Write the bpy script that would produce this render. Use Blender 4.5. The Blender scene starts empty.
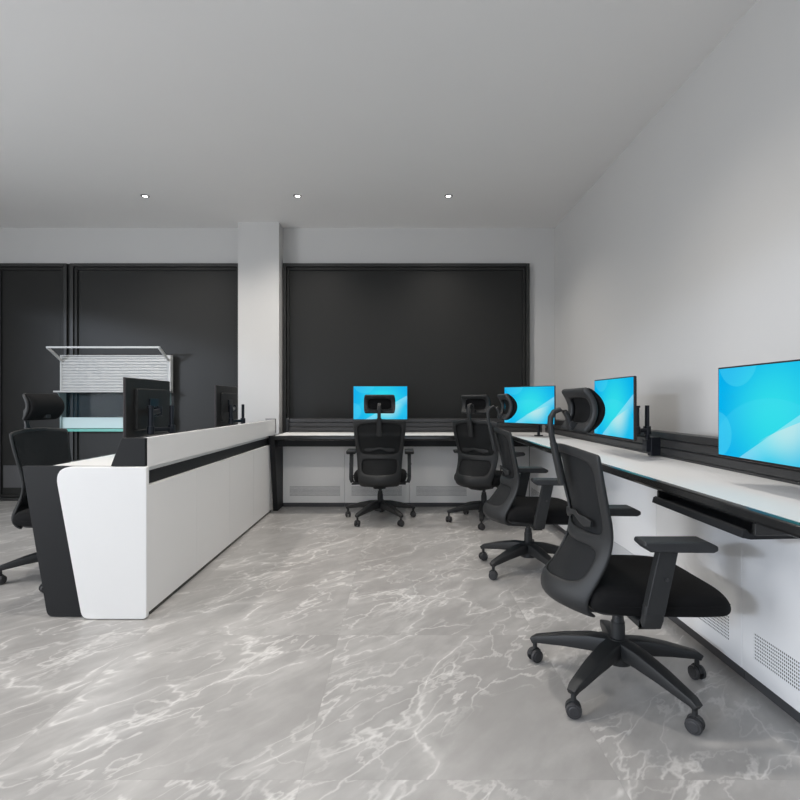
import bpy, bmesh, math
from mathutils import Vector, Matrix
C = bpy.context.scene.collection
PI = math.pi
R = math.radians
EYE = 1.07          # camera height
CEIL = 2.97
BACK = 5.59         # y of back wall
RIGHT = 1.69        # x of right wall
LEFT = -5.6
FRONT = -1.6

# ------------------------------------------------------------------ materials
def lin(c):
    c = c / 255.0
    return c / 12.92 if c <= 0.04045 else ((c + 0.055) / 1.055) ** 2.4
def rgb(r, g, b): return (lin(r), lin(g), lin(b), 1)

def mat(name, col, rough=0.5, metal=0.0, spec=0.5, bump=0.0, bscale=200.0, var=0.0, vscale=3.0, coat=0.0):
    m = bpy.data.materials.new(name); m.use_nodes = True
    nt = m.node_tree; b = nt.nodes['Principled BSDF']
    b.inputs['Base Color'].default_value = col
    b.inputs['Roughness'].default_value = rough
    b.inputs['Metallic'].default_value = metal
    b.inputs['Specular IOR Level'].default_value = spec
    b.inputs['Coat Weight'].default_value = coat
    tc = nt.nodes.new('ShaderNodeTexCoord')
    n = nt.nodes.new('ShaderNodeTexNoise'); n.inputs['Scale'].default_value = vscale
    nt.links.new(tc.outputs['Object'], n.inputs['Vector'])
    mx = nt.nodes.new('ShaderNodeMix'); mx.data_type = 'RGBA'
    mx.inputs[6].default_value = tuple(c * (1 - var) for c in col[:3]) + (1,)
    mx.inputs[7].default_value = tuple(min(1, c * (1 + var)) for c in col[:3]) + (1,)
    nt.links.new(n.outputs['Fac'], mx.inputs[0]); nt.links.new(mx.outputs[2], b.inputs['Base Color'])
    if bump:
        n2 = nt.nodes.new('ShaderNodeTexNoise'); n2.inputs['Scale'].default_value = bscale
        nt.links.new(tc.outputs['Object'], n2.inputs['Vector'])
        bp = nt.nodes.new('ShaderNodeBump'); bp.inputs['Strength'].default_value = bump; bp.inputs['Distance'].default_value = 0.002
        nt.links.new(n2.outputs['Fac'], bp.inputs['Height']); nt.links.new(bp.outputs['Normal'], b.inputs['Normal'])
    return m

M_wall = mat('wall_paint', (0.56, 0.553, 0.543, 1), 0.85, bump=0.1, var=0.01, spec=0.2)
M_ceil = mat('ceiling_paint', (0.77, 0.76, 0.75, 1), 0.9, bump=0.1, var=0.01, spec=0.2)
M_white = mat('white_laminate', (0.85, 0.845, 0.84, 1), 0.42, var=0.01)
M_whitetop = mat('white_worktop', (0.74, 0.74, 0.735, 1), 0.55, bump=0.05, var=0.02)
M_dark = mat('charcoal_laminate', rgb(33, 34, 36), 0.5, var=0.05, spec=0.25)
M_edge = mat('black_edge_profile', rgb(40, 40, 40), 0.14, var=0.05)
M_rail = mat('dark_aluminium', rgb(66, 66, 67), 0.38, metal=0.35, var=0.04)
M_chair = mat('charcoal_plastic', rgb(37, 38, 39), 0.5, spec=.4, bump=0.25, bscale=350, var=0.04)
M_pad = mat('soft_black_plastic', rgb(40, 41, 43), 0.55, bump=0.3, bscale=300, var=0.04)
M_seat = mat('black_seat_fabric', rgb(17, 17, 18), 0.9, bump=0.7, bscale=420, var=0.2, vscale=60, spec=0.2)
M_castor = mat('castor_rubber', rgb(48, 48, 50), 0.5, var=0.05)
M_panel = mat('dark_glazing', rgb(36, 36, 35), 0.45, var=0.03, spec=0.25)
M_frame = mat('dark_frame', rgb(36, 36, 35), 0.45, var=0.04)
M_reflection = mat('grey_floor_reflection', rgb(92, 92, 94), 0.35, metal=0.3, var=0.05)  # floor reflection in the door pane, put into a grey colour
M_toe = mat('dark_plinth', rgb(68, 68, 70), 0.4, var=0.05)
M_monback = mat('black_monitor_plastic', rgb(28, 28, 28), 0.5, var=0.05, bump=0.2)
M_bezel = mat('dark_brown_bezel', rgb(34, 22, 22), 0.4)
M_arm = mat('black_arm_metal', rgb(30, 33, 40), 0.3, metal=0.4)
M_shell = mat('pale_shutter', (0.52, 0.52, 0.51, 1), 0.5, var=0.02)
M_chrome = mat('silver_metal', (0.7, 0.7, 0.7, 1), 0.25, metal=1.0)
M_ring = mat('downlight_ring', rgb(90, 90, 90), 0.4)

def glass(name, col, a, rough=0.1):
    m = mat(name, col, rough, spec=.15); nt = m.node_tree
    nt.nodes['Principled BSDF'].inputs['Alpha'].default_value = a
    return m
M_glass = glass('pale_teal_glass', rgb(150, 172, 174), 0.75)
M_glassclear = glass('smoky_blue_glass', rgb(50, 75, 85), 0.18, 0.05)
M_frost = glass('frosted_glass', rgb(205, 225, 226), 0.95, 0.4)
M_teal = mat('teal_glass_edge', rgb(80, 170, 158), 0.3)

# woven mesh fabric: slightly see-through
def mesh_mat():
    m = mat('woven_mesh', rgb(34, 35, 36), 0.75, spec=0.2, var=0.05)
    nt = m.node_tree; b = nt.nodes['Principled BSDF']
    tc = nt.nodes.new('ShaderNodeTexCoord')
    w = nt.nodes.new('ShaderNodeTexWave'); w.bands_direction = 'Z'; w.inputs['Scale'].default_value = 90
    w2 = nt.nodes.new('ShaderNodeTexWave'); w2.bands_direction = 'Y'; w2.inputs['Scale'].default_value = 90
    nt.links.new(tc.outputs['Object'], w.inputs['Vector']); nt.links.new(tc.outputs['Object'], w2.inputs['Vector'])
    mm = nt.nodes.new('ShaderNodeMath'); mm.operation = 'MULTIPLY'
    nt.links.new(w.outputs['Fac'], mm.inputs[0]); nt.links.new(w2.outputs['Fac'], mm.inputs[1])
    mr = nt.nodes.new('ShaderNodeMapRange'); mr.inputs[3].default_value = 0.97; mr.inputs[4].default_value = 0.72
    nt.links.new(mm.outputs[0], mr.inputs[0]); nt.links.new(mr.outputs[0], b.inputs['Alpha'])
    return m
M_mesh = mesh_mat()

def emit(name, col, s):
    m = bpy.data.materials.new(name); m.use_nodes = True; nt = m.node_tree; nt.nodes.clear()
    e = nt.nodes.new('ShaderNodeEmission'); e.inputs[0].default_value = col; e.inputs[1].default_value = s
    o = nt.nodes.new('ShaderNodeOutputMaterial'); nt.links.new(e.outputs[0], o.inputs[0]); return m
M_lamp = emit('downlight_glow', (1, 0.98, 0.95, 1), 6.0)

# small node-maths helper
class NM:
    def __init__(s, nt): s.nt = nt
    def m(s, op, a, b=None, c=None):
        n = s.nt.nodes.new('ShaderNodeMath'); n.operation = op
        for i, v in enumerate((a, b, c)):
            if v is None: continue
            if isinstance(v, (int, float)): n.inputs[i].default_value = v
            else: s.nt.links.new(v, n.inputs[i])
        return n.outputs[0]
    def ss(s, v, lo, hi, a=0.0, b=1.0):
        n = s.nt.nodes.new('ShaderNodeMapRange'); n.interpolation_type = 'SMOOTHSTEP'
        s.nt.links.new(v, n.inputs[0])
        n.inputs[1].default_value = lo; n.inputs[2].default_value = hi
        n.inputs[3].default_value = a; n.inputs[4].default_value = b
        return n.outputs[0]
    def mix(s, f, a, b):
        n = s.nt.nodes.new('ShaderNodeMix'); n.data_type = 'RGBA'
        for i, v in ((0, f), (6, a), (7, b)):
            if isinstance(v, (int, float, tuple)): n.inputs[i].default_value = v
            else: s.nt.links.new(v, n.inputs[i])
        return n.outputs[2]

def screen_mat():
    m = bpy.data.materials.new('lit_screen'); m.use_nodes = True; nt = m.node_tree; nt.nodes.clear()
    k = NM(nt)
    tc = nt.nodes.new('ShaderNodeTexCoord'); sp = nt.nodes.new('ShaderNodeSeparateXYZ')
    nt.links.new(tc.outputs['Generated'], sp.inputs[0])
    u, v = sp.outputs[0], sp.outputs[2]
    def dist(cu, cv, au=1.6, av=1.0):
        du = k.m('MULTIPLY', k.m('SUBTRACT', u, cu), au); dv = k.m('MULTIPLY', k.m('SUBTRACT', v, cv), av)
        return k.m('SQRT', k.m('ADD', k.m('MULTIPLY', du, du), k.m('MULTIPLY', dv, dv)))
    col = k.mix(k.ss(dist(0.55, 0.48), 0.05, 0.95), rgb(45, 212, 225), rgb(0, 170, 228))
    def lay(col, mask, amt, c=rgb(90, 222, 242)):
        return k.mix(k.m('MULTIPLY', mask, amt), col, c)
    # soft discs
    col = lay(col, k.ss(dist(0.2, 1.12), 0.33, 0.335, 1, 0), 0.22)
    col = lay(col, k.ss(dist(-0.02, 0.24), 0.26, 0.265, 1, 0), 0.25)
    col = lay(col, k.m('MULTIPLY', k.ss(dist(0.5, -0.1, 1.25), 0.75, 0.755, 1, 0), k.ss(dist(0.5, -0.1, 1.25), 0.35, 0.75)), 0.12)
    # fan of light
    l1 = k.m('SUBTRACT', k.m('MULTIPLY', k.m('SUBTRACT', u, 0.22), 0.93), v)
    f1 = k.m('MULTIPLY', k.ss(l1, 0.0, 0.004), k.ss(l1, 0.0, 0.35, 1, 0))
    col = lay(col, f1, 0.33, rgb(190, 240, 245))
    l2 = k.m('SUBTRACT', k.m('MULTIPLY', k.m('POWER', k.m('MAXIMUM', k.m('SUBTRACT', u, 0.22), 0.0), 0.7), 0.66), v)
    f2 = k.m('MULTIPLY', k.m('MULTIPLY', k.ss(l2, 0.0, 0.004), k.ss(dist(0.66, 0.38, 1.7), 0.02, 0.5, 1, 0)), 1.0)
    col = lay(col, f2, 0.6, rgb(205, 225, 225))
    e = nt.nodes.new('ShaderNodeEmission'); nt.links.new(col, e.inputs[0]); e.inputs[1].default_value = 1.0
    g = nt.nodes.new('ShaderNodeBsdfGlossy'); g.inputs['Roughness'].default_value = 0.35; g.inputs[0].default_value = (0.01, 0.01, 0.01, 1)
    ad = nt.nodes.new('ShaderNodeAddShader'); nt.links.new(e.outputs[0], ad.inputs[0]); nt.links.new(g.outputs[0], ad.inputs[1])
    o = nt.nodes.new('ShaderNodeOutputMaterial'); nt.links.new(ad.outputs[0], o.inputs[0]); return m
M_screen = screen_mat()

def marble():
    m = bpy.data.materials.new('grey_marble_tiles'); m.use_nodes = True; nt = m.node_tree; b = nt.nodes['Principled BSDF']
    k = NM(nt)
    tc = nt.nodes.new('ShaderNodeTexCoord'); sp = nt.nodes.new('ShaderNodeSeparateXYZ'); nt.links.new(tc.outputs['Object'], sp.inputs[0])
    T = 0.9
    xs = k.m('DIVIDE', k.m('ADD', sp.outputs[0], 0.28), T); ys = k.m('DIVIDE', k.m('ADD', sp.outputs[1], 0.35), T)
    ix = k.m('FLOOR', xs); iy = k.m('FLOOR', ys)
    cb = nt.nodes.new('ShaderNodeCombineXYZ')
    nt.links.new(k.m('ADD', sp.outputs[0], k.m('MULTIPLY', ix, 0.9)), cb.inputs[0])
    nt.links.new(k.m('ADD', sp.outputs[1], k.m('MULTIPLY', iy, 0.35)), cb.inputs[1])
    mp = nt.nodes.new('ShaderNodeMapping'); mp.vector_type = 'POINT'
    m0 = nt.nodes.new('ShaderNodeMapping'); m0.inputs['Rotation'].default_value = (0, 0, R(-48))
    mp.inputs['Scale'].default_value = (0.55, 1.25, 1)
    nt.links.new(cb.outputs[0], m0.inputs[0]); nt.links.new(m0.outputs[0], mp.inputs[0])
    def vein(scale, w, dist, seed):
        a = nt.nodes.new('ShaderNodeVectorMath'); a.operation = 'ADD'; a.inputs[1].default_value = (seed, seed * 1.7, 0)
        nt.links.new(mp.outputs[0], a.inputs[0])
        n = nt.nodes.new('ShaderNodeTexNoise'); n.inputs['Scale'].default_value = scale; n.inputs['Detail'].default_value = 6
        n.inputs['Roughness'].default_value = 0.5; n.inputs['Distortion'].default_value = dist
        nt.links.new(a.outputs[0], n.inputs['Vector'])
        d = k.m('ABSOLUTE', k.m('SUBTRACT', n.outputs['Fac'], 0.5))
        return k.ss(d, 0.0, w, 1, 0)
    v1 = vein(1.0, 0.0060, 0.12, 3.1); vh = vein(1.0, 0.030, 0.12, 3.1); v2 = vein(2.4, 0.012, 0.2, 7.7); v3 = vein(6.0, 0.022, 0.25, 1.3)
    # a mask that lets veins come and go
    nm = nt.nodes.new('ShaderNodeTexNoise'); nm.inputs['Scale'].default_value = 2.3; nt.links.new(mp.outputs[0], nm.inputs['Vector'])
    msk = k.ss(nm.outputs['Fac'], 0.38, 0.62)
    nf = nt.nodes.new('ShaderNodeTexNoise'); nf.inputs['Scale'].default_value = 14; nf.inputs['Detail'].default_value = 8; nt.links.new(mp.outputs[0], nf.inputs['Vector'])
    n0 = nt.nodes.new('ShaderNodeTexNoise'); n0.inputs['Scale'].default_value = 2.0; n0.inputs['Detail'].default_value = 8; n0.inputs['Roughness'].default_value = 0.65; nt.links.new(mp.outputs[0], n0.inputs['Vector'])
    col = k.mix(k.ss(n0.outputs['Fac'], 0.32, 0.68), rgb(154, 152, 150), rgb(174, 172, 170))
    col = k.mix(k.ss(nf.outputs['Fac'], 0.35, 0.7, 0, 0.5), col, rgb(148, 146, 144))
    col = k.mix(k.m('MULTIPLY', vh, 0.15), col, rgb(225, 223, 220))
    col = k.mix(k.m('MULTIPLY', k.m('MULTIPLY', v2, msk), 0.55), col, rgb(222, 220, 217))
    col = k.mix(k.m('MULTIPLY', k.m('MULTIPLY', v3, msk), 0.4), col, rgb(220, 218, 215))
    col = k.mix(k.m('MULTIPLY', k.m('MULTIPLY', v1, k.ss(nf.outputs['Fac'], .35, .6)), 0.6), col, rgb(226, 224, 221))
    fx = k.m('ABSOLUTE', k.m('SUBTRACT', k.m('FRACT', xs), 0.5)); fy = k.m('ABSOLUTE', k.m('SUBTRACT', k.m('FRACT', ys), 0.5))
    j = k.ss(k.m('MAXIMUM', fx, fy), 0.4975, 0.4988)
    col = k.mix(k.m('MULTIPLY', j, 0.12), col, rgb(120, 118, 116))
    nt.links.new(col, b.inputs['Base Color'])
    b.inputs['Roughness'].default_value = 0.3; b.inputs['Specular IOR Level'].default_value = 0.4
    return m
M_floor = marble()

# perforated vent: dot pattern
def vent_mat():
    m = mat('perforated_white', (0.84, 0.84, 0.84, 1), 0.45, var=0.01); nt = m.node_tree; b = nt.nodes['Principled BSDF']; k = NM(nt)
    src = b.inputs['Base Color'].links[0].from_socket
    tc = nt.nodes.new('ShaderNodeTexCoord'); sp = nt.nodes.new('ShaderNodeSeparateXYZ'); nt.links.new(tc.outputs['Object'], sp.inputs[0])
    P = 0.0125; Q = 0.009
    fx = k.m('SUBTRACT', k.m('FRACT', k.m('DIVIDE', sp.outputs[0], Q)), 0.5)
    fz = k.m('SUBTRACT', k.m('FRACT', k.m('DIVIDE', sp.outputs[2], P)), 0.5)
    d = k.m('SQRT', k.m('ADD', k.m('MULTIPLY', fx, fx), k.m('MULTIPLY', fz, fz)))
    col = k.mix(k.ss(d, 0.27, 0.33, 1, 0), src, rgb(60, 60, 60))
    nt.links.new(col, b.inputs['Base Color']); return m
M_vent = vent_mat()

# ------------------------------------------------------------------ mesh helpers
def add_box(bm, x0, x1, y0, y1, z0, z1):
    vs = [bm.verts.new(p) for p in ((x0,y0,z0),(x1,y0,z0),(x1,y1,z0),(x0,y1,z0),(x0,y0,z1),(x1,y0,z1),(x1,y1,z1),(x0,y1,z1))]
    for f in ((0,3,2,1),(4,5,6,7),(0,1,5,4),(1,2,6,5),(2,3,7,6),(3,0,4,7)): bm.faces.new([vs[i] for i in f])
def bx(*a):
    bm = bmesh.new(); add_box(bm, *a); return bm
def add_prism(bm, pts, axis, a, b):
    """extrude a 2D polygon along axis between a and b; pts are the two other coordinates in order"""
    def P(p, t):
        return {'x': (t, p[0], p[1]), 'y': (p[0], t, p[1]), 'z': (p[0], p[1], t)}[axis]
    A = [bm.verts.new(P(p, a)) for p in pts]; B = [bm.verts.new(P(p, b)) for p in pts]
    bm.faces.new(A); bm.faces.new(list(reversed(B)))
    n = len(pts)
    for i in range(n): bm.faces.new((A[i], B[i], B[(i+1) % n], A[(i+1) % n]))
    bmesh.ops.recalc_face_normals(bm, faces=bm.faces)
def prism(pts, axis, a, b):
    bm = bmesh.new(); add_prism(bm, pts, axis, a, b); return bm
def rounded(pts, rad, seg=6):
    """round the corners of a polygon; rad is one value or a list"""
    out = []; n = len(pts)
    for i in range(n):
        r = rad[i] if isinstance(rad, (list, tuple)) else rad
        p = Vector(pts[i]); a = Vector(pts[i-1]); b = Vector(pts[(i+1) % n])
        if r <= 0: out.append(tuple(p)); continue
        da = (a-p).normalized(); db = (b-p).normalized()
        ang = da.angle(db); t = min(r/math.tan(ang/2), (a-p).length*0.49, (b-p).length*0.49)
        s, e = p+da*t, p+db*t
        for q in range(seg+1):
            u = q/seg
            out.append(tuple((1-u)**2*s + 2*u*(1-u)*p + u*u*e))
    return out
def add_cyl(bm, p0, p1, r0, r1=None, seg=20):
    if r1 is None: r1 = r0
    p0 = Vector(p0); p1 = Vector(p1); d = (p1-p0)
    q = d.to_track_quat('Z', 'Y').to_matrix()
    A = []; B = []
    for i in range(seg):
        a = 2*PI*i/seg; v = Vector((math.cos(a), math.sin(a), 0))
        A.append(bm.verts.new(p0 + q @ (v*r0))); B.append(bm.verts.new(p1 + q @ (v*r1)))
    bm.faces.new(list(reversed(A))); bm.faces.new(B)
    for i in range(seg): bm.faces.new((A[i], A[(i+1) % seg], B[(i+1) % seg], B[i]))
def add_sweep(bm, path, w, h, up=(0,0,1), scale=None, round_=0.3):
    """rounded rectangular section (w across, h along up-ish) swept along a path"""
    path = [Vector(p) for p in path]; rings = []
    for i, p in enumerate(path):
        t = (path[min(i+1, len(path)-1)] - path[max(i-1, 0)]).normalized()
        u = Vector(up); s = t.cross(u)
        if s.length < 1e-4: s = Vector((0, 1, 0))
        s.normalize(); u = s.cross(t).normalized()
        k = scale[i] if scale else 1.0
        if not isinstance(k, (tuple, list)): k = (k, k)
        W, H = w*k[0]/2, h*k[1]/2; r = min(W, H)*round_
        pts = []
        for cx, cy, a0 in ((W-r, H-r, 0), (-W+r, H-r, 90), (-W+r, -H+r, 180), (W-r, -H+r, 270)):
            for a in (0, 45, 90):
                pts.append((cx + r*math.cos(R(a0+a)), cy + r*math.sin(R(a0+a))))
        rings.append([bm.verts.new(p + s*a + u*b) for a, b in pts])
    n = len(rings[0])
    bm.faces.new(list(reversed(rings[0]))); bm.faces.new(rings[-1])
    for i in range(len(rings)-1):
        for j in range(n): bm.faces.new((rings[i][j], rings[i][(j+1) % n], rings[i+1][(j+1) % n], rings[i+1][j]))
    bmesh.ops.recalc_face_normals(bm, faces=bm.faces)
def obj(name, bm, m, parent=None, bevel=0.0, smooth=None, sub=0, seg=2):
    me = bpy.data.meshes.new(name)
    bmesh.ops.recalc_face_normals(bm, faces=bm.faces)
    bm.to_mesh(me); bm.free()
    o = bpy.data.objects.new(name, me); C.objects.link(o)
    if isinstance(m, (list, tuple)):
        for x in m: me.materials.append(x)
    else: me.materials.append(m)
    if parent: o.parent = parent
    if bevel:
        b = o.modifiers.new('bevel', 'BEVEL'); b.width = bevel; b.segments = seg; b.limit_method = 'ANGLE'; b.angle_limit = R(32)
        b.harden_normals = True
        for p in me.polygons: p.use_smooth = True
    if sub:
        s = o.modifiers.new('sub', 'SUBSURF'); s.levels = sub; s.render_levels = sub
        for p in me.polygons: p.use_smooth = True
    if smooth:
        for p in me.polygons: p.use_smooth = True
        me.set_sharp_from_angle(angle=R(smooth))
    return o
def tag(o, label=None, cat=None, group=None, kind=None):
    if label: o['label'] = label
    if cat: o['category'] = cat
    if group: o['group'] = group
    if kind: o['kind'] = kind
    return o
def thing(name, label, cat, loc=(0,0,0), rz=0.0, group=None):
    o = bpy.data.objects.new(name, None); C.objects.link(o); o.empty_display_size = 0.1
    o.location = loc; o.rotation_euler = (0, 0, rz)
    return tag(o, label, cat, group)
def struct(name, bm, m, parent=None, label=None, **k):
    o = obj(name, bm, m, parent, **k)
    if not parent: tag(o, label, None, None, 'structure')
    return o

# ------------------------------------------------------------------ room
struct('floor', bx(LEFT-.1, RIGHT+.1, FRONT-.1, BACK+.1, -0.1, 0), M_floor, label='grey marble tiled floor with pale veins')
struct('ceiling', bx(LEFT-.1, RIGHT+.1, FRONT-.1, BACK+.1, CEIL, CEIL+0.1), M_ceil, label='plain pale grey ceiling')
struct('wall_back', bx(LEFT-.1, RIGHT+.1, BACK, BACK+.1, 0, CEIL), M_wall, label='grey painted back wall')
struct('wall_right', bx(RIGHT, RIGHT+.1, FRONT-.1, BACK, 0, CEIL), M_wall, label='plain grey right wall')
# left side wall; unseen wide opening added to let in fill light
WZ0, WZ1 = 0.35, 2.5
bm = bx(LEFT-.1, LEFT, FRONT-.1, -1.2, 0, CEIL); add_box(bm, LEFT-.1, LEFT, 1.8, BACK, 0, CEIL)
add_box(bm, LEFT-.1, LEFT, -1.2, 1.8, 0, .5); add_box(bm, LEFT-.1, LEFT, -1.2, 1.8, 2.5, CEIL)
struct('wall_left', bm, M_wall, label='plain grey left wall')
# wall behind the viewer with a wide window opening
FX0, FX1 = -4.6, 1.2
bm = bmesh.new()
add_box(bm, LEFT, FX0, FRONT-.1, FRONT, 0, CEIL); add_box(bm, FX1, RIGHT, FRONT-.1, FRONT, 0, CEIL)
add_box(bm, FX0, FX1, FRONT-.1, FRONT, 0, WZ0); add_box(bm, FX0, FX1, FRONT-.1, FRONT, WZ1, CEIL)
struct('wall_front', bm, M_wall, label='grey wall with a wide window opening')
struct('wall_column', bx(-1.71, -1.277, 5.405, BACK, 0, CEIL), M_wall, label='square grey column standing against the back wall')

# dark glazed screens on the back wall
def ring(bm, x0, x1, z0, z1, w, y0, y1):
    add_box(bm, x0, x0+w, y0, y1, z0, z1); add_box(bm, x1-w, x1, y0, y1, z0, z1)
    add_box(bm, x0+w, x1-w, y0, y1, z1-w, z1); add_box(bm, x0+w, x1-w, y0, y1, z0, z0+w)
PT = 2.571
def glazing(name, x0, x1, z0, label, reflect_plate=False, w1=0.035):
    f = bmesh.new(); ring(f, x0, x1, z0, PT, w1, BACK-.055, BACK-.001)
    root = struct(name, f, M_frame, label=label, bevel=0.004)
    g = bmesh.new(); ring(g, x0+w1+.004, x1-w1-.004, z0+w1+.004, PT-w1-.004, 0.032, BACK-.04, BACK-.002)
    obj('inner_frame', g, M_panel, root, bevel=0.004)
    obj('pane', bx(x0+w1+.036, x1-w1-.036, BACK-.02, BACK-.001, z0+w1+.036, PT-w1-.036), M_panel, root)
    return root
glazing('window_1', -1.268, 1.403, 0.02, 'large dark framed window panel above the back worktop')
glazing('window_2', -3.57, -1.712, 0.0, 'wide dark framed panel left of the column')
d1 = glazing('door_1', -4.40, -3.605, 0.0, 'tall dark framed door leaf at the far left')
k_ = obj('reflection_plate', bx(-4.31, -3.70, BACK-.028, BACK-.021, 0.14, 0.38), M_reflection, d1)  # pale floor reflection on the door leaf, built as a thin grey plate
# jamb post between
obj('door_jamb', bx(-3.603, -3.572, BACK-.03, BACK-.001, 0, PT), M_panel, d1)
glazing('window_3', -5.55, -4.43, 0.0, 'dark framed panel left of the door leaf')

# ------------------------------------------------------------------ downlights
def downlight(x, y, label):
    t = thing('recessed_downlight', label, 'ceiling light', (x, y, CEIL), 0, 'recessed downlights in the ceiling')
    bm = bmesh.new(); n = 28
    prof = [(0.023, -0.001), (0.025, -0.006), (0.034, -0.006), (0.038, -0.0005)]
    rs = [[bm.verts.new((r*math.cos(2*PI*i/n), r*math.sin(2*PI*i/n), z)) for i in range(n)] for r, z in prof]
    for a in range(len(rs)-1):
        for i in range(n): bm.faces.new((rs[a][i], rs[a][(i+1) % n], rs[a+1][(i+1) % n], rs[a+1][i]))
    obj('trim_ring', bm, M_ring, t, smooth=40)
    bm = bmesh.new(); add_cyl(bm, (0,0,-0.004), (0,0,-0.0005), 0.0225, seg=28); obj('lens', bm, M_lamp, t)
    l = bpy.data.lights.new('downlight', 'SPOT'); l.energy = DOWN; l.spot_size = R(138); l.spot_blend = 1.0; l.shadow_soft_size = 0.05; l.color = (1, 0.94, 0.87)
    lo = bpy.data.objects.new('downlight_beam', l); C.objects.link(lo); lo.parent = t; lo.location = (0,0,-0.03)
DOWN = 72
for x, nm in ((-2.35, 'leftmost of the three small round recessed ceiling downlights'),
              (-0.945, 'middle one of the three small round recessed ceiling downlights'),
              (0.447, 'rightmost of the three recessed ceiling downlights, nearest the right wall')):
    downlight(x, 4.72, nm)
for y in (2.3, -0.2):  # unseen rows of spots with fixture bodies, added to lift ambient light
    for x in (-2.35, -0.945, 0.447):
        l = bpy.data.lights.new('downlight', 'SPOT'); l.energy = DOWN if y > 1 else 28; l.spot_size = R(138); l.spot_blend = 1.0; l.shadow_soft_size = 0.05; l.color = (1, 0.94, 0.87)
        lo = bpy.data.objects.new('added_beam', l); C.objects.link(lo); lo.location = (x, y, CEIL-.03)
        bm = bmesh.new(); add_cyl(bm, (x,y,CEIL-.006), (x,y,CEIL), .034, seg=28); obj('downlight_ring', bm, M_ring, bpy.data.objects['ceiling'])
        bm = bmesh.new(); add_cyl(bm, (x,y,CEIL-.008), (x,y,CEIL-.0055), .0225, seg=28); obj('added_lens', bm, M_lamp, bpy.data.objects['ceiling'])

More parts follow.
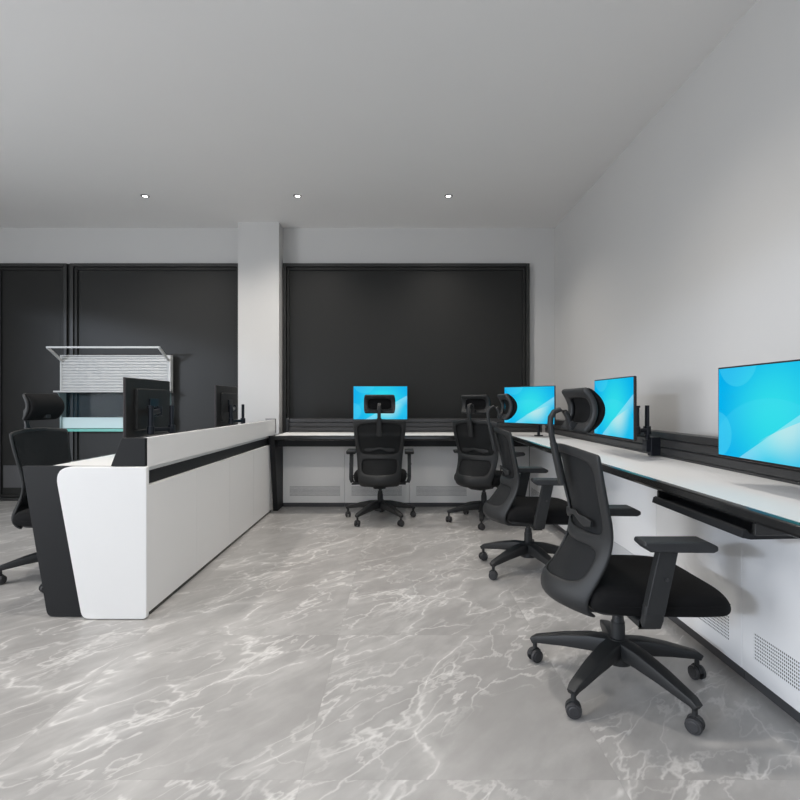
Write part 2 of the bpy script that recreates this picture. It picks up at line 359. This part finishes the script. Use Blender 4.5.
# ------------------------------------------------------------------ office chair (faces +x)
# rows of the backrest: height, forward offset of side edge, half width, how far the middle sits back
ROWS = [(.892,-.160,.232,.045),(.854,-.155,.231,.047),(.785,-.142,.226,.048),(.715,-.126,.219,.049),(.650,-.110,.211,.052),
        (.600,-.102,.205,.058),(.552,-.105,.200,.070),(.492,-.124,.195,.095),(.430,-.156,.190,.112),(.378,-.182,.184,.110),(.340,-.178,.176,.095),(.318,-.140,.165,.070)]
def back_pt(row, u, off=0.0, arch=True):
    h, a, w, c = row
    x = a - c*(1-abs(u)**2.2)
    z = h + ((0.020*(1-u*u)) if (arch and h > .84) else 0)
    return Vector((x + off, u*w, z))
def make_chair(label, group):
    t = thing('office_chair', label, 'chair', (0,0,0), 0, group)
    # --- back frame with two openings
    us = [-1, -.93, -.80, -.35, 0, .35, .80, .93, 1]
    bm = bmesh.new()
    g = []
    for r, row in enumerate(ROWS):
        line = []
        for u in us:
            uu = u
            if r <= 5 and abs(u) == .80: uu = u*(1.03 + .05*(5-r)/5)
            if r <= 5 and abs(u) == .93: uu = u*1.02
            line.append(bm.verts.new(back_pt(row, uu)))
        g.append(line)
    for r in range(len(ROWS)-1):
        for c in range(len(us)-1):
            hole = (1 <= r <= 4 and 2 <= c <= 5) or (6 <= r <= 7 and 2 <= c <= 5)
            if not hole: bm.faces.new((g[r][c], g[r][c+1], g[r+1][c+1], g[r+1][c]))
    b = obj('backrest', bm, M_chair, t)
    s = b.modifiers.new('solid', 'SOLIDIFY'); s.thickness = 0.016; s.offset = 0
    s = b.modifiers.new('sub', 'SUBSURF'); s.levels = 2; s.render_levels = 2
    for p in b.data.polygons: p.use_smooth = True
    # --- mesh cloth stretched over the front
    bm = bmesh.new(); g = []
    n = 10
    rr = [((.872,-.158,.232,.045))] + ROWS[1:9] + [(.42,-.170,.187,.106)]
    for row in rr:
        g.append([bm.verts.new(back_pt(row, -0.95 + 1.9*i/n, 0.013)) for i in range(n+1)])
    for r in range(len(rr)-1):
        for i in range(n): bm.faces.new((g[r][i], g[r][i+1], g[r+1][i+1], g[r+1][i]))
    o = obj('mesh_panel', bm, M_mesh, b)
    s = o.modifiers.new('solid', 'SOLIDIFY'); s.thickness = 0.003
    s = o.modifiers.new('sub', 'SUBSURF'); s.levels = 1; s.render_levels = 1
    for p in o.data.polygons: p.use_smooth = True
    # --- lumbar support: winged strip behind the mesh
    bm = bmesh.new(); path = []; sc = []
    for i in range(13):
        u = -0.62 + 1.24*i/12
        p = back_pt((.636,-.108,.21,.053), u, -0.006); p.z += 0.016*math.exp(-(u/.22)**2)
        path.append(p); sc.append((1.0, 1 + 0.9*math.exp(-((abs(u)-.42)/.14)**2)))
    add_sweep(bm, path, 0.010, 0.020, up=(0,0,1), scale=sc, round_=0.8)
    obj('lumbar_support', bm, M_chair, b, smooth=50)
    # --- headrest stem (bar behind the back, hooks over forwards)
    bm = bmesh.new()
    path = [(-.216,0,.775),(-.228,0,.83),(-.241,0,.89),(-.252,0,.94),(-.258,0,.985),(-.256,0,1.012),(-.243,0,1.033),(-.222,0,1.041),(-.203,0,1.034),(-.191,0,1.014),(-.184,0,.99),(-.180,0,.965)]
    add_sweep(bm, path, 0.030, 0.017, up=(0,1,0) if False else (1,0,0.001), scale=[1.15,1.15,1.1,1,1,1,1,1,1,1,1,1], round_=0.6)
    add_sweep(bm, [(-.213,0,.76),(-.224,0,.81),(-.238,0,.875),(-.246,0,.915)], 0.042, 0.020, up=(1,0,0.001), round_=0.6)
    obj('headrest_stem', bm, M_chair, t, smooth=45)
    # --- headrest: crescent in section, bulging forwards
    def hp(z01, off):      # z01 -1..1
        a = z01*1.0
        return (-.170 + off*math.cos(a*.85) + 0.066*(math.cos(a*1.15)-math.cos(1.15)), 1.040 + (0.080 + off*0.25)*a)
    n = 14
    bm = bmesh.new()
    rows = [-1, -.84, -.60, -.2, .2, .60, .84, 1]; cols = [-1, -.88, -.72, 0, .72, .88, 1]
    g = []
    for a in rows:
        x, z = hp(a, 0)
        e = 1 - .10*abs(a)**5
        g.append([bm.verts.new((x - 0.004*abs(c)**3, c*.140*e, z)) for c in cols])
    for i in range(len(rows)-1):
        for j in range(len(cols)-1):
            if 2 <= i <= 4 and 2 <= j <= 3: continue
            bm.faces.new((g[i][j], g[i][j+1], g[i+1][j+1], g[i+1][j]))
    h = obj('headrest', bm, M_chair, t)
    s = h.modifiers.new('solid', 'SOLIDIFY'); s.thickness = 0.022; s.offset = 0
    s = h.modifiers.new('sub', 'SUBSURF'); s.levels = 2; s.render_levels = 2
    for p in h.data.polygons: p.use_smooth = True
    bm = bmesh.new()
    g = [[], []]
    for k, off in enumerate((0.004, 0.040)):
        for i in range(11):
            a = -1 + 2*i/10
            e = 1.0 - (0.25 if k else 0)*abs(a)**6
            x, z = hp(a, off*(1 - .5*abs(a)**4))
            g[k].append([bm.verts.new((x, c*.136, z)) for c in (-1, -.5, 0, .5, 1)])
    for k in (0, 1):
        for i in range(10):
            for j in range(4):
                q = (g[k][i][j], g[k][i][j+1], g[k][i+1][j+1], g[k][i+1][j]); bm.faces.new(q if k else tuple(reversed(q)))
    for i in range(10):
        bm.faces.new((g[0][i][0], g[0][i+1][0], g[1][i+1][0], g[1][i][0])); bm.faces.new((g[0][i][4], g[1][i][4], g[1][i+1][4], g[0][i+1][4]))
    for j in range(4):
        bm.faces.new((g[0][0][j], g[1][0][j], g[1][0][j+1], g[0][0][j+1])); bm.faces.new((g[0][10][j], g[0][10][j+1], g[1][10][j+1], g[1][10][j]))
    obj('headrest_cushion', bm, M_seat, h, sub=1)
    # bracket plate joining stem to the window of the headrest
    bm = bmesh.new(); add_box(bm, -.186, -.108, -.020, .020, .968, .992); add_cyl(bm, (-.178,-.024,.985), (-.178,.024,.985), .013)
    obj('headrest_bracket', bm, M_chair, t, bevel=0.003)
    # --- seat cushion
    bm = bmesh.new(); g = []
    xs = [-.172,-.158,-.11,-.02,.08,.17,.25,.305,.325]
    top = [.400,.432,.444,.438,.436,.436,.430,.410,.385]
    bot = [.358,.348,.345,.343,.341,.339,.337,.336,.340]
    ww = [.200,.222,.236,.244,.246,.243,.236,.222,.200]
    cols = [-1,-.93,-.6,0,.6,.93,1]
    T_, B_ = [], []
    for i, x in enumerate(xs):
        rt, rb = [], []
        for c in cols:
            e = abs(c)
            zt = top[i] - (0 if e < .7 else (.010 if e < .95 else (.036 if i < 6 else .024))) - (0.006 if e < .1 else 0)
            zt = max(zt, bot[i] + 0.006)
            zb = bot[i] + (0.012 if e > .95 else 0)
            zb = min(zb, zt - .004)
            rt.append(bm.verts.new((x - (0.02*e**3 if x > .29 else 0), c*ww[i], zt))); rb.append(bm.verts.new((x - (0.02*e**3 if x > .29 else 0), c*ww[i]*.98, zb)))
        T_.append(rt); B_.append(rb)
    nx, ny = len(xs), len(cols)
    for i in range(nx-1):
        for j in range(ny-1):
            bm.faces.new((T_[i][j], T_[i+1][j], T_[i+1][j+1], T_[i][j+1])); bm.faces.new((B_[i][j], B_[i][j+1], B_[i+1][j+1], B_[i+1][j]))
        bm.faces.new((T_[i][0], B_[i][0], B_[i+1][0], T_[i+1][0])); bm.faces.new((T_[i][-1], T_[i+1][-1], B_[i+1][-1], B_[i][-1]))
    for j in range(ny-1):
        bm.faces.new((T_[0][j], T_[0][j+1], B_[0][j+1], B_[0][j])); bm.faces.new((T_[-1][j], B_[-1][j], B_[-1][j+1], T_[-1][j+1]))
    seat = obj('seat', bm, M_seat, t, sub=2)
    bm = bmesh.new()
    add_prism(bm, rounded([(-.15,-.18),(.25,-.20),(.25,.20),(-.15,.18)], .06), 'z', .330, .350)
    obj('seat_shell', bm, M_chair, seat, bevel=0.006)
    # piping seam round the cushion side
    bm = bmesh.new()
    pth = [(-.168,-.19,.382),(-.10,-.237,.384),(-.02,-.245,.384),(.08,-.248,.384),(.17,-.245,.384),(.24,-.236,.384)]
    pth += [(.298,-.200,.378),(.311,-.10,.376)]
    pth = pth + [(.313,0,.376)] + [(x,-y,z) for x,y,z in reversed(pth)]
    add_sweep(bm, pth, .004, .004, round_=.9)
    obj('seam', bm, M_seat, seat, smooth=60)
    # --- tilt mechanism and lever
    bm = bmesh.new()
    add_prism(bm, [(-.19,.312),(-.14,.290),(.08,.278),(.10,.33),(-.19,.335)], 'y', -.055, .055)
    m_ = obj('tilt_mechanism', bm, M_chair, t, bevel=0.008)
    bm = bmesh.new(); add_cyl(bm, (.03,.05,.302), (.03,.22,.308), .006); add_box(bm, .008, .052, .22, .262, .302, .314)
    obj('lever', bm, M_chair, m_, bevel=0.003)
    # --- armrests
    for s in (-1, 1):
        bm = bmesh.new(); y = s*.265
        prof = rounded([(.080,.588),(.018,.588),(-.030,.372),(.034,.372)], .004)
        add_prism(bm, prof, 'y', y-.016, y+.016)
        # elbow under the seat
        add_sweep(bm, [(.004,s*.265,.400),(.001,s*.264,.358),(.0,s*.254,.334),(.0,s*.230,.324),(.0,s*.14,.324)], .06, .03, up=(0,s,0.3), round_=.5, scale=[1.05,1.1,1.1,1,1])
        a = obj('armrest', bm, M_chair, t, bevel=0.004)
        bm = bmesh.new()
        pts = rounded([(-.045,.606),(-.022,.585),(.180,.583),(.195,.590),(.195,.604),(.165,.619),(-.040,.619)], .008, 4)
        add_prism(bm, pts, 'y', y-.042, y+.042)
        obj('arm_pad', bm, M_pad, a, bevel=0.009, seg=3)
        bm = bmesh.new(); add_cyl(bm, (.040, y+s*.016, .49), (.040, y+s*.021, .49), .006)
        obj('adjust_button', bm, M_castor, a)
    # --- gas column
    bm = bmesh.new(); add_cyl(bm, (0,0,.09), (0,0,.235), .027, .025, 24); add_cyl(bm, (0,0,.235), (0,0,.262), .022, .020, 24)
    col = obj('gas_column', bm, M_chair, t, smooth=35); col['fixed'] = 1
    bm = bmesh.new(); add_cyl(bm, (0,0,.20), (0,0,.300), .014, .014, 20)
    obj('piston', bm, M_castor, t, smooth=35)
    # --- five-star base
    bm = bmesh.new(); add_cyl(bm, (0,0,.085), (0,0,.175), .050, .038, 24)
    for k in range(5):
        a = 2*PI*k/5; d = Vector((math.cos(a), math.sin(a), 0))
        path = [d*.02 + Vector((0,0,.142)), d*.10 + Vector((0,0,.138)), d*.20 + Vector((0,0,.122)), d*.28 + Vector((0,0,.104)), d*.312 + Vector((0,0,.097)), d*.330 + Vector((0,0,.086))]
        add_sweep(bm, path, .062, .052, scale=[(1.05,1.25),(1,1.15),(.86,.86),(.70,.62),(.60,.54),(.50,.44)], round_=.35)
    base = obj('star_base', bm, M_chair, t, smooth=40); base['fixed'] = 1
    for k in range(5):
        a = 2*PI*k/5
        bm = bmesh.new()
        add_cyl(bm, (0,0,.045), (0,0,.092), .009)
        bm2pts = [(-.026,.030),(-.024,.046),(-.012,.058),(.006,.060),(.020,.050),(.026,.032)]
        add_prism(bm, bm2pts, 'y', -.007, .007)
        n = 8
        c = obj('castor', bm, M_chair, t, bevel=0.002); c['fixed'] = 1
        c.location = (.318*math.cos(a), .318*math.sin(a), 0); c.rotation_euler = (0, 0, a + 0.9 + k*1.3)
        bm = bmesh.new()
        for q in (-1, 1):
            add_cyl(bm, (0, q*.009, .027), (0, q*.021, .027), .027, .025, 24)
            add_cyl(bm, (0, q*.021, .027), (0, q*.024, .027), .020, .016, 24)
        obj('wheel', bm, M_castor, c, bevel=0.0015)
    return t
def children(o): return [c for c in bpy.data.objects if c.parent == o]
def copy_tree(o, parent=None):
    c = o.copy(); C.objects.link(c)
    if parent: c.parent = parent
    for ch in children(o): copy_tree(ch, c)
    return c
GR = 'mesh back office chairs at the desks'
chairs = [  # x, y, facing, base angle, lift, label
    (.83, 1.95, 0, 149, 0.0, 'black mesh office chair nearest the viewer at the right worktop'),
    (.82, 3.275, 0, 144, .0, 'black mesh office chair directly behind the nearest chair, between it and the back corner'),
    (.752, 4.587, 50, 185, .01, 'black office chair turned half towards the back right corner screen'),
    (-.18, 4.66, 90, 90, .012, 'black office chair seen from behind, centred before the back wall screen'),
    (-2.08, 3.18, -4, 214, .0, 'black office chair on the far side of the white desk at left'),
]
proto = make_chair(chairs[0][5], GR)
roots = [proto] + [copy_tree(proto) for _ in chairs[1:]]
for t, (x, y, f, ba, lift, lab) in zip(roots, chairs):
    t.location = (x, y, 0); t.rotation_euler.z = R(f); t['label'] = lab
    for ch in children(t):
        if ch.name.startswith('armrest') and t['label'].endswith('desk at left'): ch.location.x += .055   # arms slid forwards
        if ch.get('fixed'):
            k = R(ba - f)
            mloc = ch.location.copy(); mloc.rotate(Matrix.Rotation(k, 3, 'Z'))
            ch.location = mloc; ch.rotation_euler.z += k
        else: ch.location.z += lift
for o in bpy.data.objects:
    if 'fixed' in o: del o['fixed']

# ------------------------------------------------------------------ monitors (local: screen faces -y)
MW, MH = .557, .350
def monitor(x, y, z, rz, label, reach=.19, side=1, hide_post=False, zpost=.75, block=True, ex0=.15):
    t = thing('monitor', label, 'monitor', (x, y, 0), rz, 'flat monitors on clamped arms')
    bm = bmesh.new(); add_box(bm, -MW/2, MW/2, 0, .011, z-MH/2, z+MH/2)
    h = obj('bezel', bm, M_bezel, t, bevel=0.002)
    b = .006
    bm = bmesh.new(); add_box(bm, -MW/2+b, MW/2-b, -.0012, .002, z-MH/2+b*1.6, z+MH/2-b)
    obj('screen', bm, M_screen, t)
    bm = bmesh.new(); add_box(bm, -MW/2+.002, MW/2-.002, .010, .017, z-MH/2+.002, z+MH/2-.002)
    hs = obj('rear_housing', bm, M_monback, t, bevel=0.003)
    bm = bmesh.new(); add_prism(bm, rounded([(-.19,z-.13),(.19,z-.13),(.19,z+.115),(-.19,z+.115)], .012), 'y', .015, .038)
    obj('housing_bulge', bm, M_monback, hs, bevel=0.006)
    # vesa plate and joints
    bm = bmesh.new(); add_box(bm, -.055, .055, .036, .046, z-.055, z+.055)
    obj('mount_plate', bm, M_arm, t, bevel=0.002)
    zz = z - .02
    ex, ey = side*ex0, .5*reach+.02
    bm = bmesh.new()
    add_box(bm, -.022, .022, .044, .075, zz-.022, zz+.022)
    add_cyl(bm, (0,.075,zz-.030), (0,.075,zz+.030), .016)
    arm = obj('tilt_joint', bm, M_arm, t, bevel=0.002)
    bm = bmesh.new()
    add_sweep(bm, [(0,.075,zz), (ex*.5,(.075+ey)/2,zz-.004), (ex,ey,zz-.01)], .022, .030, round_=.5)
    add_cyl(bm, (ex,ey,zpost+.135), (ex,ey,zz+.022), .015)
    add_cyl(bm, (ex,ey,zz+.022), (ex,ey,zz+.034), .020)
    obj('upper_arm', bm, M_arm, t, bevel=0.0015)
    bm = bmesh.new()
    add_sweep(bm, [(ex,ey,zpost+.155), (0,reach,zpost+.155)], .022, .026, round_=.5)
    add_cyl(bm, (0,reach,zpost+.132), (0,reach,zpost+.178), .021)
    add_cyl(bm, (ex,ey,zpost+.132), (ex,ey,zpost+.178), .021)
    obj('lower_arm', bm, M_arm, t, bevel=0.0015)
    bm = bmesh.new(); add_cyl(bm, (0,reach,zpost+.002 if not block else zpost+.04), (0,reach,zpost+.30), .0125)
    if not block: add_box(bm, -.03, .03, reach-.028, reach+.028, zpost+.001, zpost+.012)
    obj('post', bm, M_arm, t, bevel=0.0015)
    if block:
        bm = bmesh.new(); add_box(bm, -.005, .040, reach+.004, reach+.060, zpost+.006, zpost+.115)
        add_box(bm, -.022, .03, reach-.02, reach+.04, zpost+.03, zpost+.10)
        obj('clamp_block', bm, M_arm, t, bevel=0.003)
    return t
ZM = 1.035
monitor(1.257, 1.745, ZM-.005, R(-90), 'lit blue monitor at the right edge, largest and nearest screen', .205, ex0=.045)
monitor(1.248, 3.01, ZM, R(-90), 'lit blue monitor on the right worktop, second nearest screen', .205, ex0=.045)
monitor(1.178, 4.70, ZM+.005, R(-50), 'lit blue monitor set diagonally in the back right corner', .16, block=False)
monitor(-.20, 5.21, ZM+.025, 0, 'lit blue monitor on the back worktop behind the central chair', .115, block=False)
monitor(-1.56, 3.16, ZM, R(-90), 'black monitor seen from behind on the left desk, nearer one', .15, block=False)
monitor(-1.53, 4.50, ZM, R(-90), 'black monitor seen from behind on the left desk, beside the column', .15, block=False)

# ------------------------------------------------------------------ right and back worktop
TH = .045
wt = thing('worktop', 'long L shaped white worktop with black edge along right and back walls', 'worktop', (0,0,.75))
Y0 = 0.2
L = [(-1.195,5.40),(1.54,5.40),(1.54,Y0),(1.062,Y0),(1.062,4.877),(-1.195,4.877)]
bm = prism(L, 'z', -TH+.006, 0); obj('top_surface', bm, M_whitetop, wt)
def edge_sweep(bm, path, nrm):
    """front edge profile: shallow bevelled top lip, upright face, undercut"""
    prof = [(.014,.0003),(.000,-.0042),(-.003,-.009),(-.004,-.030),(.004,-.040),(.020,-.046),(.020,-.008)]
    rings = []
    for p, n in zip(path, nrm):
        rings.append([bm.verts.new((p[0]+n[0]*a, p[1]+n[1]*a, b)) for a, b in prof])
    for i in range(len(rings)-1):
        for j in range(len(prof)): bm.faces.new((rings[i][j], rings[i][(j+1) % len(prof)], rings[i+1][(j+1) % len(prof)], rings[i+1][j]))
    bm.faces.new(rings[0]); bm.faces.new(list(reversed(rings[-1])))
bm = bmesh.new(); edge_sweep(bm, [(1.05,Y0),(1.05,4.865),(-1.20,4.865)], [(1,0),(1,1),(0,1)])
obj('black_edge', bm, M_edge, wt, smooth=14)
bm = bmesh.new(); add_box(bm, -1.19, 1.25, 5.0, 5.04, -.115, -.046); add_box(bm, 1.29, 1.318, Y0, 5.0, -.09, -.046)
obj('support_beam', bm, M_dark, wt)
# side leg at the left end of the back worktop
ep = obj('side_leg', prism(rounded([(4.885,-.004),(5.39,-.004),(5.39,-.748),(5.02,-.748)], [.0,0,0,.01]), 'x', -1.246, -1.198), M_dark, wt, bevel=0.004)

# slotted rails standing at the rear of the worktop
def rail(name, axis, a, b, front, label):
    t = thing(name, label, 'slat rail', (0,0,.751))
    prof = [(0,0),(0,.010),(.006,.013),(0,.016),(0,.050),(.012,.053),(.012,.058),(0,.061),(0,.098),(.012,.101),(.012,.106),(0,.109),(.002,.142),(.046,.147),(.05,.142),(.05,0)]
    bm = bmesh.new()
    if axis == 'x': add_prism(bm, [(front+p, q) for p, q in prof], 'x', a, b)
    else: add_prism(bm, [(front+p, q) for p, q in prof], 'y', a, b)
    o = obj('rail_body', bm, M_rail, t, bevel=0.0012)
    return t
rb = rail('slat_rail', 'x', -1.17, 1.5, 5.405, 'grooved dark aluminium rail along the back of the worktop')
obj('end_cap', prism(rounded([(5.385,0),(5.46,0),(5.46,.155),(5.40,.155),(5.385,.13)], .008), 'x', -1.20, -1.17), M_dark, rb, bevel=0.003)
rr_ = rail('slat_rail', 'y', Y0, 5.40, 1.53, 'grooved dark aluminium rail along the right wall')
obj('joint_cover', bx(1.525, 1.53, 1.615, 1.635, .0, .145), M_edge, rr_)

# cabinets under the worktop
GC = 'white vented cabinets under the worktop'
def cabinet(w, loc, rz, label, vent=True):
    """local: front faces -y, x 0..w"""
    t = thing('cabinet', label, 'cabinet', loc, rz, GC)
    g = .0012
    obj('carcass', bx(g, w-g, .019, .25, .045, .66), M_white, t)
    obj('front_panel', bx(g, w-g, 0, .018, .043, .66), M_white, t, bevel=0.0015)
    obj('toe_kick', bx(g, w-g, .010, .24, 0.0, .043), M_toe, t)
    if w > .6:
        v0 = .069
        obj('vent_grille', bx(v0, v0+.513, -.0008, .001, .112, .213), M_vent, t)
    return t
segs = [(-1.195,-.565,'first from the left end'),(-.565,.095,'behind the central chair'),(.095,.755,'between the two rear chairs'),(.755,1.318,'in the back right corner')]
for a, b, lab in segs:
    cabinet(b-a, (a, 5.22, 0), 0, 'white cabinet under the back worktop, ' + lab)
ys = [5.218, 4.617, 3.957, 3.297, 2.637, 1.977, 1.317, .657, .21]
labs = ['at the back corner', 'second from the back corner', 'behind the second chair', 'with its panel seen between the two near chairs', 'its vent partly hidden by the nearest seat', 'cut by the right edge of the picture', 'beyond the picture edge', 'last at the near end']
for i in range(6):
    # local x runs towards the camera after a -90 degree turn
    cabinet(ys[i]-ys[i+1], (1.32, ys[i], 0), R(-90), 'white cabinet under the right worktop, ' + labs[i])

# keyboard tray
kt = thing('keyboard_tray', 'dark grey pull out keyboard tray hanging under the right worktop edge', 'keyboard tray', (1.04, 1.84, .656))
obj('tray', prism(rounded([(0,.0),(.006,.022),(.016,.026),(.026,.014),(.22,.014),(.22,-.002),(.03,-.006)], .002), 'y', -.28, .275), M_dark, kt, bevel=0.002)
for s in (-1, 1):
    y = -.283 if s < 0 else .278
    obj('slide_bracket', bx(.03, .22, y-.015 if s < 0 else y, y if s < 0 else y+.015, .010, .047), M_edge, kt, bevel=0.003)

# ------------------------------------------------------------------ left console desk
ld = thing('console_desk', 'long white and charcoal control desk with raised front panel at left', 'desk', (0,0,0))
NF, FF = 2.52, 5.0          # near and far ends
WX = -1.253                 # white front face
n = 4; a0 = NF + .022
for k in range(n):
    y0 = a0 + (FF-a0)*k/n; y1 = a0 + (FF-a0)*(k+1)/n
    obj('front_panel', bx(WX-.02, WX, y0+.001, y1-.001, .022, .653), M_white, ld, bevel=0.001)
obj('cable_channel', bx(WX-.05, WX-.030, NF+.03, FF, .60, .80), M_dark, ld)
obj('channel_lip', bx(WX-.03, WX+.001, NF+.03, FF, .647, .6535), M_white, ld)
SF = 5.15
ws = obj('raised_screen', bx(WX-.022, WX, NF+.0225, SF, .745, .893), M_white, ld, bevel=0.002)
obj('screen_core', bx(WX-.095, WX-.0225, NF+.023, SF-.01, .752, .886), M_dark, ld, bevel=0.003)
obj('screen_end_cap', prism(rounded([(WX-.001,.753),(WX-.172,.753),(WX-.118,.893),(WX-.001,.893)], [0,0,.01,0]), 'y', NF-.001, NF+.022), M_dark, ld, bevel=0.003)
bm = bmesh.new()
y0, y1 = FF-.012, FF+.004
add_box(bm, WX-.10, WX+.004, SF-.004, SF+.010, .894, .902); add_box(bm, WX-.005, WX+.004, SF+.0005, SF+.010, .76, .894)
obj('screen_end_trim', bm, M_edge, ld)
obj('toe_kick', bx(WX-.34, WX-.006, NF+.06, FF-.01, 0, .022), M_edge, ld)
obj('desktop', bx(-1.75, WX-.0225, NF+.0505, FF, .722, .75), M_whitetop, ld, bevel=0.002)
obj('desktop_edge', bx(-1.775, -1.7505, NF+.0505, FF, .712, .751), M_edge, ld, bevel=0.004)
obj('carcass', bx(-1.62, WX-.051, NF+.03, FF-.01, .041, .59), M_white, ld)
# end panels: white over charcoal, both raked
wp = rounded([(-1.245,.003),(-1.245,.751),(-1.700,.751),(-1.563,.003)], [.02,.006,.075,.045], 8)
obj('white_end_panel', prism(wp, 'y', NF-.006, NF+.022), M_white, ld, bevel=0.009, seg=3)
bp = rounded([(-1.26,.004),(-1.26,.748),(-1.878,.752),(-1.753,.004)], [0,0,.008,.035], 8)
obj('charcoal_end_panel', prism(bp, 'y', NF+.0225, NF+.050), M_dark, ld, bevel=0.003)
obj('far_end_panel', prism(bp, 'y', FF-.03, FF-.001), M_dark, ld, bevel=0.003)

# ------------------------------------------------------------------ wall cabinet with roller shutter and glass niche
CX0, CX1, CY = -3.634, -2.452, 5.47
wc = thing('shutter_cabinet', 'pale wall cabinet with slatted shutter and glass shelf on the dark panel', 'cabinet', (0, 0, 0))
bm = bmesh.new()
add_box(bm, CX0, CX0+.018, CY, BACK-.056, 1.17, 1.572); add_box(bm, CX1-.035, CX1, CY, BACK-.056, 1.17, 1.572)
add_box(bm, CX0+.018, CX1-.035, CY, BACK-.056, 1.56, 1.572)
obj('case', bm, M_shell, wc, bevel=0.002)
prof = [(CY+.03, 1.185)]
ns = 12; z0, z1 = 1.19, 1.56
for k in range(ns):
    a = z0+(z1-z0)*k/ns; b = z0+(z1-z0)*(k+1)/ns
    prof += [(CY+.016, a), (CY+.006, a+(b-a)*.25), (CY+.006, a+(b-a)*.75), (CY+.016, b-.001)]
prof += [(CY+.03, z1)]
obj('roller_shutter', prism(prof, 'x', CX0+.018, CX1-.035), M_shell, wc)
bm = bmesh.new()
ZF = 1.634; YF = 5.24
add_box(bm, CX0+.01, CX1-.01, YF, YF+.02, ZF-.012, ZF+.006)
for x in (CX0+.02, CX1-.02):
    add_sweep(bm, [(x, YF+.01, ZF-.004), (x, CY, 1.51)], .022, .022, round_=.3)
obj('flap_frame', bm, M_shell, wc)
obj('ledge', prism(rounded([(CX0, 5.36-.0),(CX1, 5.36),(CX1, BACK-.056),(CX0, BACK-.056)], .006), 'z', 1.172, 1.188), M_shell, wc, bevel=0.002)
# curved glass cheeks
for x in (CX0+.02, CX1-.028):
    pts = [(BACK-.057, 1.17), (5.37, 1.17)]
    for q in range(9):
        a = R(90*q/8); pts.append((5.38 + .07*math.sin(a), 1.17 - .13*(1-math.cos(a)) - .0*q))
    pts += [(5.45, .90), (5.44, .78), (BACK-.057, .78)]
    obj('glass_cheek', prism(pts, 'x', x, x+.008), M_glass, wc)
obj('glass_back', bx(CX0+.03, CX1-.03, BACK-.062, BACK-.057, .90, 1.17), M_glassclear, wc)
obj('frosted_front', bx(CX0, CX1, CY-.0, CY+.008, .79, .905), M_frost, wc)
obj('glass_base', bx(CX0+.07, CX1-.03, CY-.03, BACK-.057, .755, .785), M_teal, wc, bevel=0.003)

# ------------------------------------------------------------------ light
w = bpy.data.worlds.new('sky'); bpy.context.scene.world = w; w.use_nodes = True
w.node_tree.nodes['Background'].inputs[0].default_value = (0.75, 0.86, 1.0, 1); w.node_tree.nodes['Background'].inputs[1].default_value = 1.0
def area(name, loc, rot, sx, sy, e, col):
    l = bpy.data.lights.new(name, 'AREA'); l.shape = 'RECTANGLE'; l.size = sx; l.size_y = sy; l.energy = e; l.color = col
    o = bpy.data.objects.new(name, l); C.objects.link(o); o.location = loc; o.rotation_euler = rot; return o
area('window_daylight', ((FX0+FX1)/2, FRONT-.05, (WZ0+WZ1)/2), (R(105), 0, 0), FX1-FX0, WZ1-WZ0, 12, (0.95, 0.97, 1.0))
area('wall_edge_light', (-9.2, -6, 3.32), (R(84), 0, R(-52)), 2.0, .3, 480, (0.74, 0.84, 1.0))  # area lamp added outside; window head cuts its edge across right wall

area('side_fill_light', (LEFT-.05, .3, 1.3), (R(98), 0, R(-90)), 3.0, 1.6, 130, (0.95, 0.97, 1.0))  # unseen side light, added to brighten right wall and cabinets

# ------------------------------------------------------------------ camera
cam = bpy.data.cameras.new('camera'); co = bpy.data.objects.new('camera', cam); C.objects.link(co)
co.location = (0, 0, EYE); co.rotation_euler = (R(90), 0, 0)
cam.sensor_width = 36; cam.lens = 36*512/800; cam.shift_y = 2/800; cam.clip_start = 0.01
sc = bpy.context.scene; sc.camera = co
sc.view_settings.view_transform = 'Standard'; sc.view_settings.look = 'None'; sc.view_settings.gamma = 1; sc.view_settings.exposure = 0.1
sc.view_settings.use_curve_mapping = False
